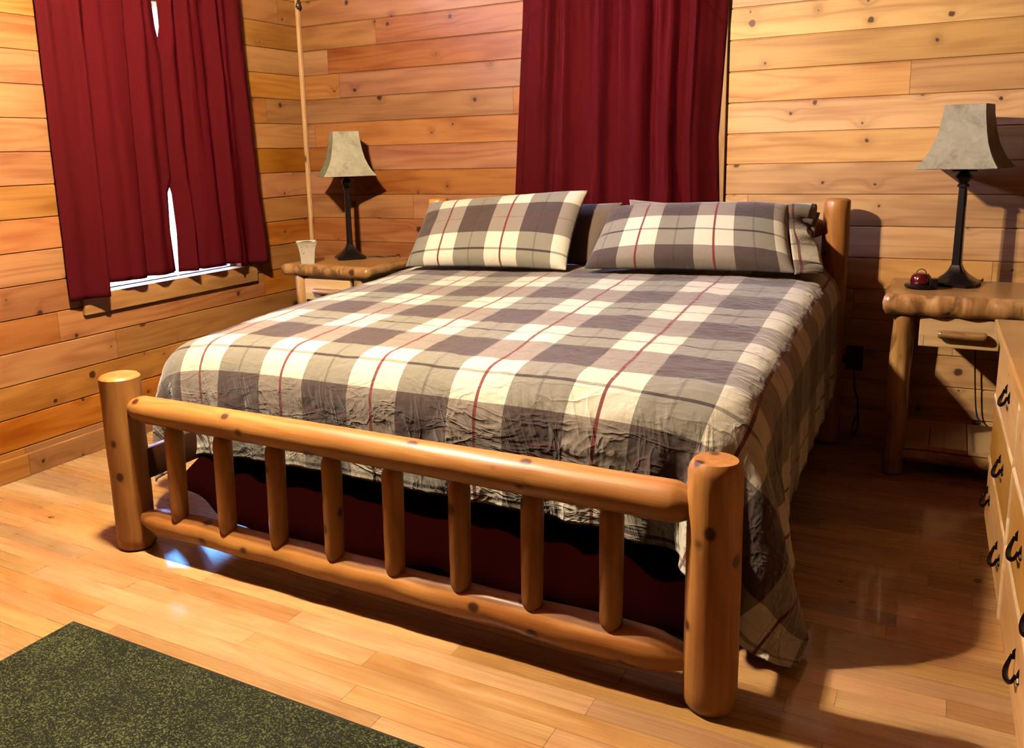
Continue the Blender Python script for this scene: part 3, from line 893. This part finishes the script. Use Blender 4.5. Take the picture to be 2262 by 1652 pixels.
# flower pot
e = empty('flower_pot', (.335, -.455, .762), 'small square cream flower pot with painted leaves and moss on the corner nightstand', 'flower pot')
T = Matrix.Translation((.335, -.455, .762)) @ Matrix.Rotation(math.radians(42), 4, 'Z')
def sqpot(prof):
    v = []; f = []
    for r, z in prof:
        for (a, c) in ((1, 1), (-1, 1), (-1, -1), (1, -1)): v.append((a*r, c*r, z))
    for i in range(len(prof)-1):
        for k in range(4): f.append((i*4+k, i*4+(k+1) % 4, (i+1)*4+(k+1) % 4, (i+1)*4+k))
    f.append((3, 2, 1, 0)); 
    return v, f
v, f = sqpot([(.036, 0), (.038, .03), (.041, .06), (.046, .09), (.053, .115), (.058, .124), (.054, .125), (.048, .112)])
obj('pot_body', v, f, M_pot, e, T, smooth=False)
m = MB()
v = []; f = []
K = 14
for i in range(K+1):
    for j in range(K+1):
        a, c = (i/K*2-1)*.049, (j/K*2-1)*.049
        v.append((a, c, .113+.010*max(0, 1-(a*a+c*c)/.0035)+.005*mn.noise(Vector((a*120, c*120, 1)))))
for i in range(K):
    for j in range(K): f.append((i*(K+1)+j, (i+1)*(K+1)+j, (i+1)*(K+1)+j+1, i*(K+1)+j+1))
obj('moss', v, f, M_moss, e, T)

# ------------------------------------------------------------------ dresser at the right edge
e = empty('dresser', (3.95, -1.8, 0), 'low rustic wooden dresser with iron drawer pulls at the right edge', 'dresser')
# local frame: +x into the dresser, y along; face plane x = 3.684 - .022*y
A = math.atan(.022)
MD = Matrix.Translation((3.684+.022*.90, -.90, 0)) @ Matrix.Rotation(-A, 4, 'Z').inverted()
m = MB(); m.box((.012, -2.3, .0), (.46, 0, .71)); m.build('carcass', M_dress, e, MD, smooth=False)
m = MB(); m.box((-.022, -2.33, .712), (.48, .02, .752), bev=.006); m.build('dresser_top', M_dress, e, MD, smooth=False)
rows = [(.505, .700), (.285, .485), (.065, .265)]
cols = [(-.04, -.76), (-.80, -1.56), (-1.60, -2.28)]
hand = {(0, 0): [-.46], (1, 0): [-.47], (1, 1): [-1.05, -1.41], (2, 0): [-.15, -.61], (2, 1): [-1.22]}
def pull(mx, y, z):
    """iron bail pull with curled ends"""
    m = MB()
    pts = []
    for k in range(15):
        t = k/14
        yy = y + .045*math.cos(PI*t); zz = z - .028*math.sin(PI*t)**.7; xx = -.012-.012*math.sin(PI*t)
        pts.append((xx, yy, zz))
    m.tube(pts, [.0035+.003*math.sin(PI*k/14) for k in range(15)], 8)
    for s in (-1, 1):
        m.tube([(.002, y+.045*s, z), (-.014, y+.045*s, z)], .006, 8)
        m.tube([(-.004, y+.045*s, z), (-.005, y+.05*s, z+.012), (-.004, y+.045*s, z+.022)], [.006, .0045, .001], 8)
        m.tube([(-.004, y+.045*s, z), (-.005, y+.058*s, z-.008), (-.004, y+.065*s, z-.002)], [.006, .004, .001], 8)
    return m
for r, (z0, z1) in enumerate(rows):
    for c, (y1, y0) in enumerate(cols):
        m = MB(); m.box((-.004, y0, z0), (.02, y1, z1), bev=.004)
        dr = m.build('drawer', M_dress, e, MD, smooth=False)
        for y in hand.get((r, c), []):
            pull(None, y, (z0+z1)/2+.01).build('drawer_pull', M_iron, dr, MD)
# half-round pole mouldings between the drawers
for z in (.275, .495):
    log('pole_moulding', MD @ Vector((.004, -.02, z)), MD @ Vector((.004, -2.29, z)), .012, .013, int(z*100), M_drawer, e, bump=.08, n=14)
for y in (-.78, -1.58):
    log('pole_moulding', MD @ Vector((.003, y, .06)), MD @ Vector((.003, y, .705)), .013, .012, int(-y*10), M_drawer, e, bump=.08, n=14)

# ------------------------------------------------------------------ rug
v = []; f = []
NXr, NYr = 40, 40
m = MB(); m.box((1.302, -3.9, .0), (3.6, -2.776, .012), bev=.004)
rg = m.build('rug', M_rug, M=Matrix.Translation((0, 0, 0)), smooth=False)
tag(rg, 'dark green flecked area rug lying in front of the footboard', 'rug')
m = MB(); m.box((1.298, -3.9, 0.0), (1.303, -2.771, .010)); m.box((1.298, -2.777, 0.0), (3.6, -2.771, .010)); m.build('binding', M_rugedge, rg, smooth=False)

# ------------------------------------------------------------------ small things on the back wall
e = empty('wall_outlet', (3.178, -.003, .37), 'brown wall outlet with a black plug between bed and right nightstand', 'outlet')
m = MB(); m.box((3.14, -.006, .312), (3.216, 0, .428), bev=.002); m.build('outlet_plate', M_brown, e, smooth=False)
m = MB(); m.lathe([(.013, 0), (.014, .018), (.008, .028)], 16, Matrix.Translation((3.178, -.006, .372)) @ Matrix.Rotation(PI/2, 4, 'X')); m.build('plug', M_black, e)
def smoothpts(pts, n=8):
    P_ = [Vector(p) for p in pts]; out = []
    for i in range(len(P_)-1):
        a = P_[max(i-1, 0)]; b_ = P_[i]; c = P_[i+1]; d = P_[min(i+2, len(P_)-1)]
        for k in range(n):
            t = k/n
            out.append(.5*((2*b_)+(c-a)*t+(2*a-5*b_+4*c-d)*t*t+(3*b_-a-3*c+d)*t**3))
    out.append(P_[-1]); return out
m = MB(); m.tube(smoothpts([(3.178, -.036, .37), (3.185, -.05, .31), (3.19, -.05, .24), (3.206, -.055, .19), (3.212, -.06, .12), (3.215, -.06, .06), (3.200, -.06, .015), (3.192, -.06, .05), (3.205, -.06, .11)]), .0035, 8)
tag(m.build('power_cord', M_black), 'black cord hanging in a loop from the outlet beside the bed', 'cord')
m = MB(); m.tube(smoothpts([(3.62, -.16, .768), (3.66, -.06, .766), (3.665, -.018, .74), (3.66, -.028, .5), (3.672, -.03, .3), (3.69, -.03, .16), (3.72, -.05, .14)]), .003, 8)
tag(m.build('lamp_cord', M_black), 'black lamp cord running down the wall behind the right nightstand', 'cord')
m = MB(); m.tube(smoothpts([(.50, -.13, .767), (.56, -.10, .766), (.61, -.10, .766), (.66, -.06, .766), (.68, -.025, .74), (.68, -.025, .4), (.68, -.03, .12)]), .003, 8)
tag(m.build('lamp_cord', M_black), 'black lamp cord lying on the corner nightstand behind the lamp', 'cord')
# metal hook in the corner near the ceiling
m = MB(); m.tube(smoothpts([(.016, -.016, 2.33), (.045, -.045, 2.28), (.05, -.05, 2.245), (.045, -.062, 2.222), (.038, -.052, 2.232)]), [.004]*33, 8)
m.lathe([(.003, 0), (.012, .01), (.014, .022), (.006, .045), (.003, .06)], 16, Matrix.Translation((.05, -.05, 2.212)))
tag(m.build('corner_hook', M_chrome), 'small shiny metal hook hanging in the room corner near the ceiling', 'hook')

# ------------------------------------------------------------------ light
def point(loc, e, col, r):
    l = bpy.data.lights.new('bulb', 'POINT'); l.energy = e; l.color = col; l.shadow_soft_size = r
    o = bpy.data.objects.new('bulb', l); o.location = loc; COL.objects.link(o); return o
def area(loc, direction, sx, sy, e, col):
    l = bpy.data.lights.new('daylight', 'AREA'); l.shape = 'RECTANGLE'; l.size = sx; l.size_y = sy; l.energy = e; l.color = col
    o = bpy.data.objects.new('daylight', l); o.location = loc; o.rotation_euler = Vector(direction).to_track_quat('-Z', 'Y').to_euler(); COL.objects.link(o); return o
for k in range(3):
    a = 2*PI*k/3+.4
    point((1.45+.06*math.cos(a), -2.46+.05*math.sin(a), 2.4), 105, (1., .80, .57), .02)
area((-1.1, -1.11, 2.3), (1, 0, -.45), 1.6, 2.4, 1700, (.45, .52, 1.))
area((1.99, 1.1, 1.8), (0, -1, -.3), 1.6, 1.6, 900, (.5, .5, 1.))
sl = bpy.data.lights.new('added_blue_beam', 'SUN'); sl.energy = 11; sl.color = (.10, .38, 1.); sl.angle = .045  # added blue beam that lays the cool patch on the floor
so = bpy.data.objects.new('added_blue_beam', sl); so.rotation_euler = Vector((1., -.62, -.615)).to_track_quat('-Z', 'Y').to_euler(); so.location = (-3, 1.5, 2.6); COL.objects.link(so)
w = bpy.data.worlds.new('sky'); SC.world = w; w.use_nodes = True
bg = w.node_tree.nodes['Background']; bg.inputs[0].default_value = (.62, .8, 1, 1); bg.inputs[1].default_value = 2.5

# ------------------------------------------------------------------ camera
fw = Vector((-0.47183704, 0.85960668, -0.19607696)); rt = Vector((0.87883357, 0.47640669, -0.02623387)); up = Vector((-0.07086156, 0.18469712, 0.98023753))
cd = bpy.data.cameras.new('camera'); cam = bpy.data.objects.new('camera', cd); COL.objects.link(cam)
Mc = Matrix.Identity(4)
for i in range(3):
    Mc[i][0] = rt[i]; Mc[i][1] = up[i]; Mc[i][2] = -fw[i]
Mc.translation = Vector((3.51826709, -4.22773647, 1.35610401))
cam.matrix_world = Mc
cd.sensor_width = 36; cd.lens = 1889.315*36/2262; cd.shift_x = (1131-1062.368)/2262; cd.shift_y = -(826-713.386)/2262
cd.clip_start = .05
SC.camera = cam
SC.view_settings.view_transform = 'Standard'; SC.view_settings.look = 'None'; SC.view_settings.gamma = 1; SC.view_settings.use_curve_mapping = False
SC.view_settings.exposure = 2.1
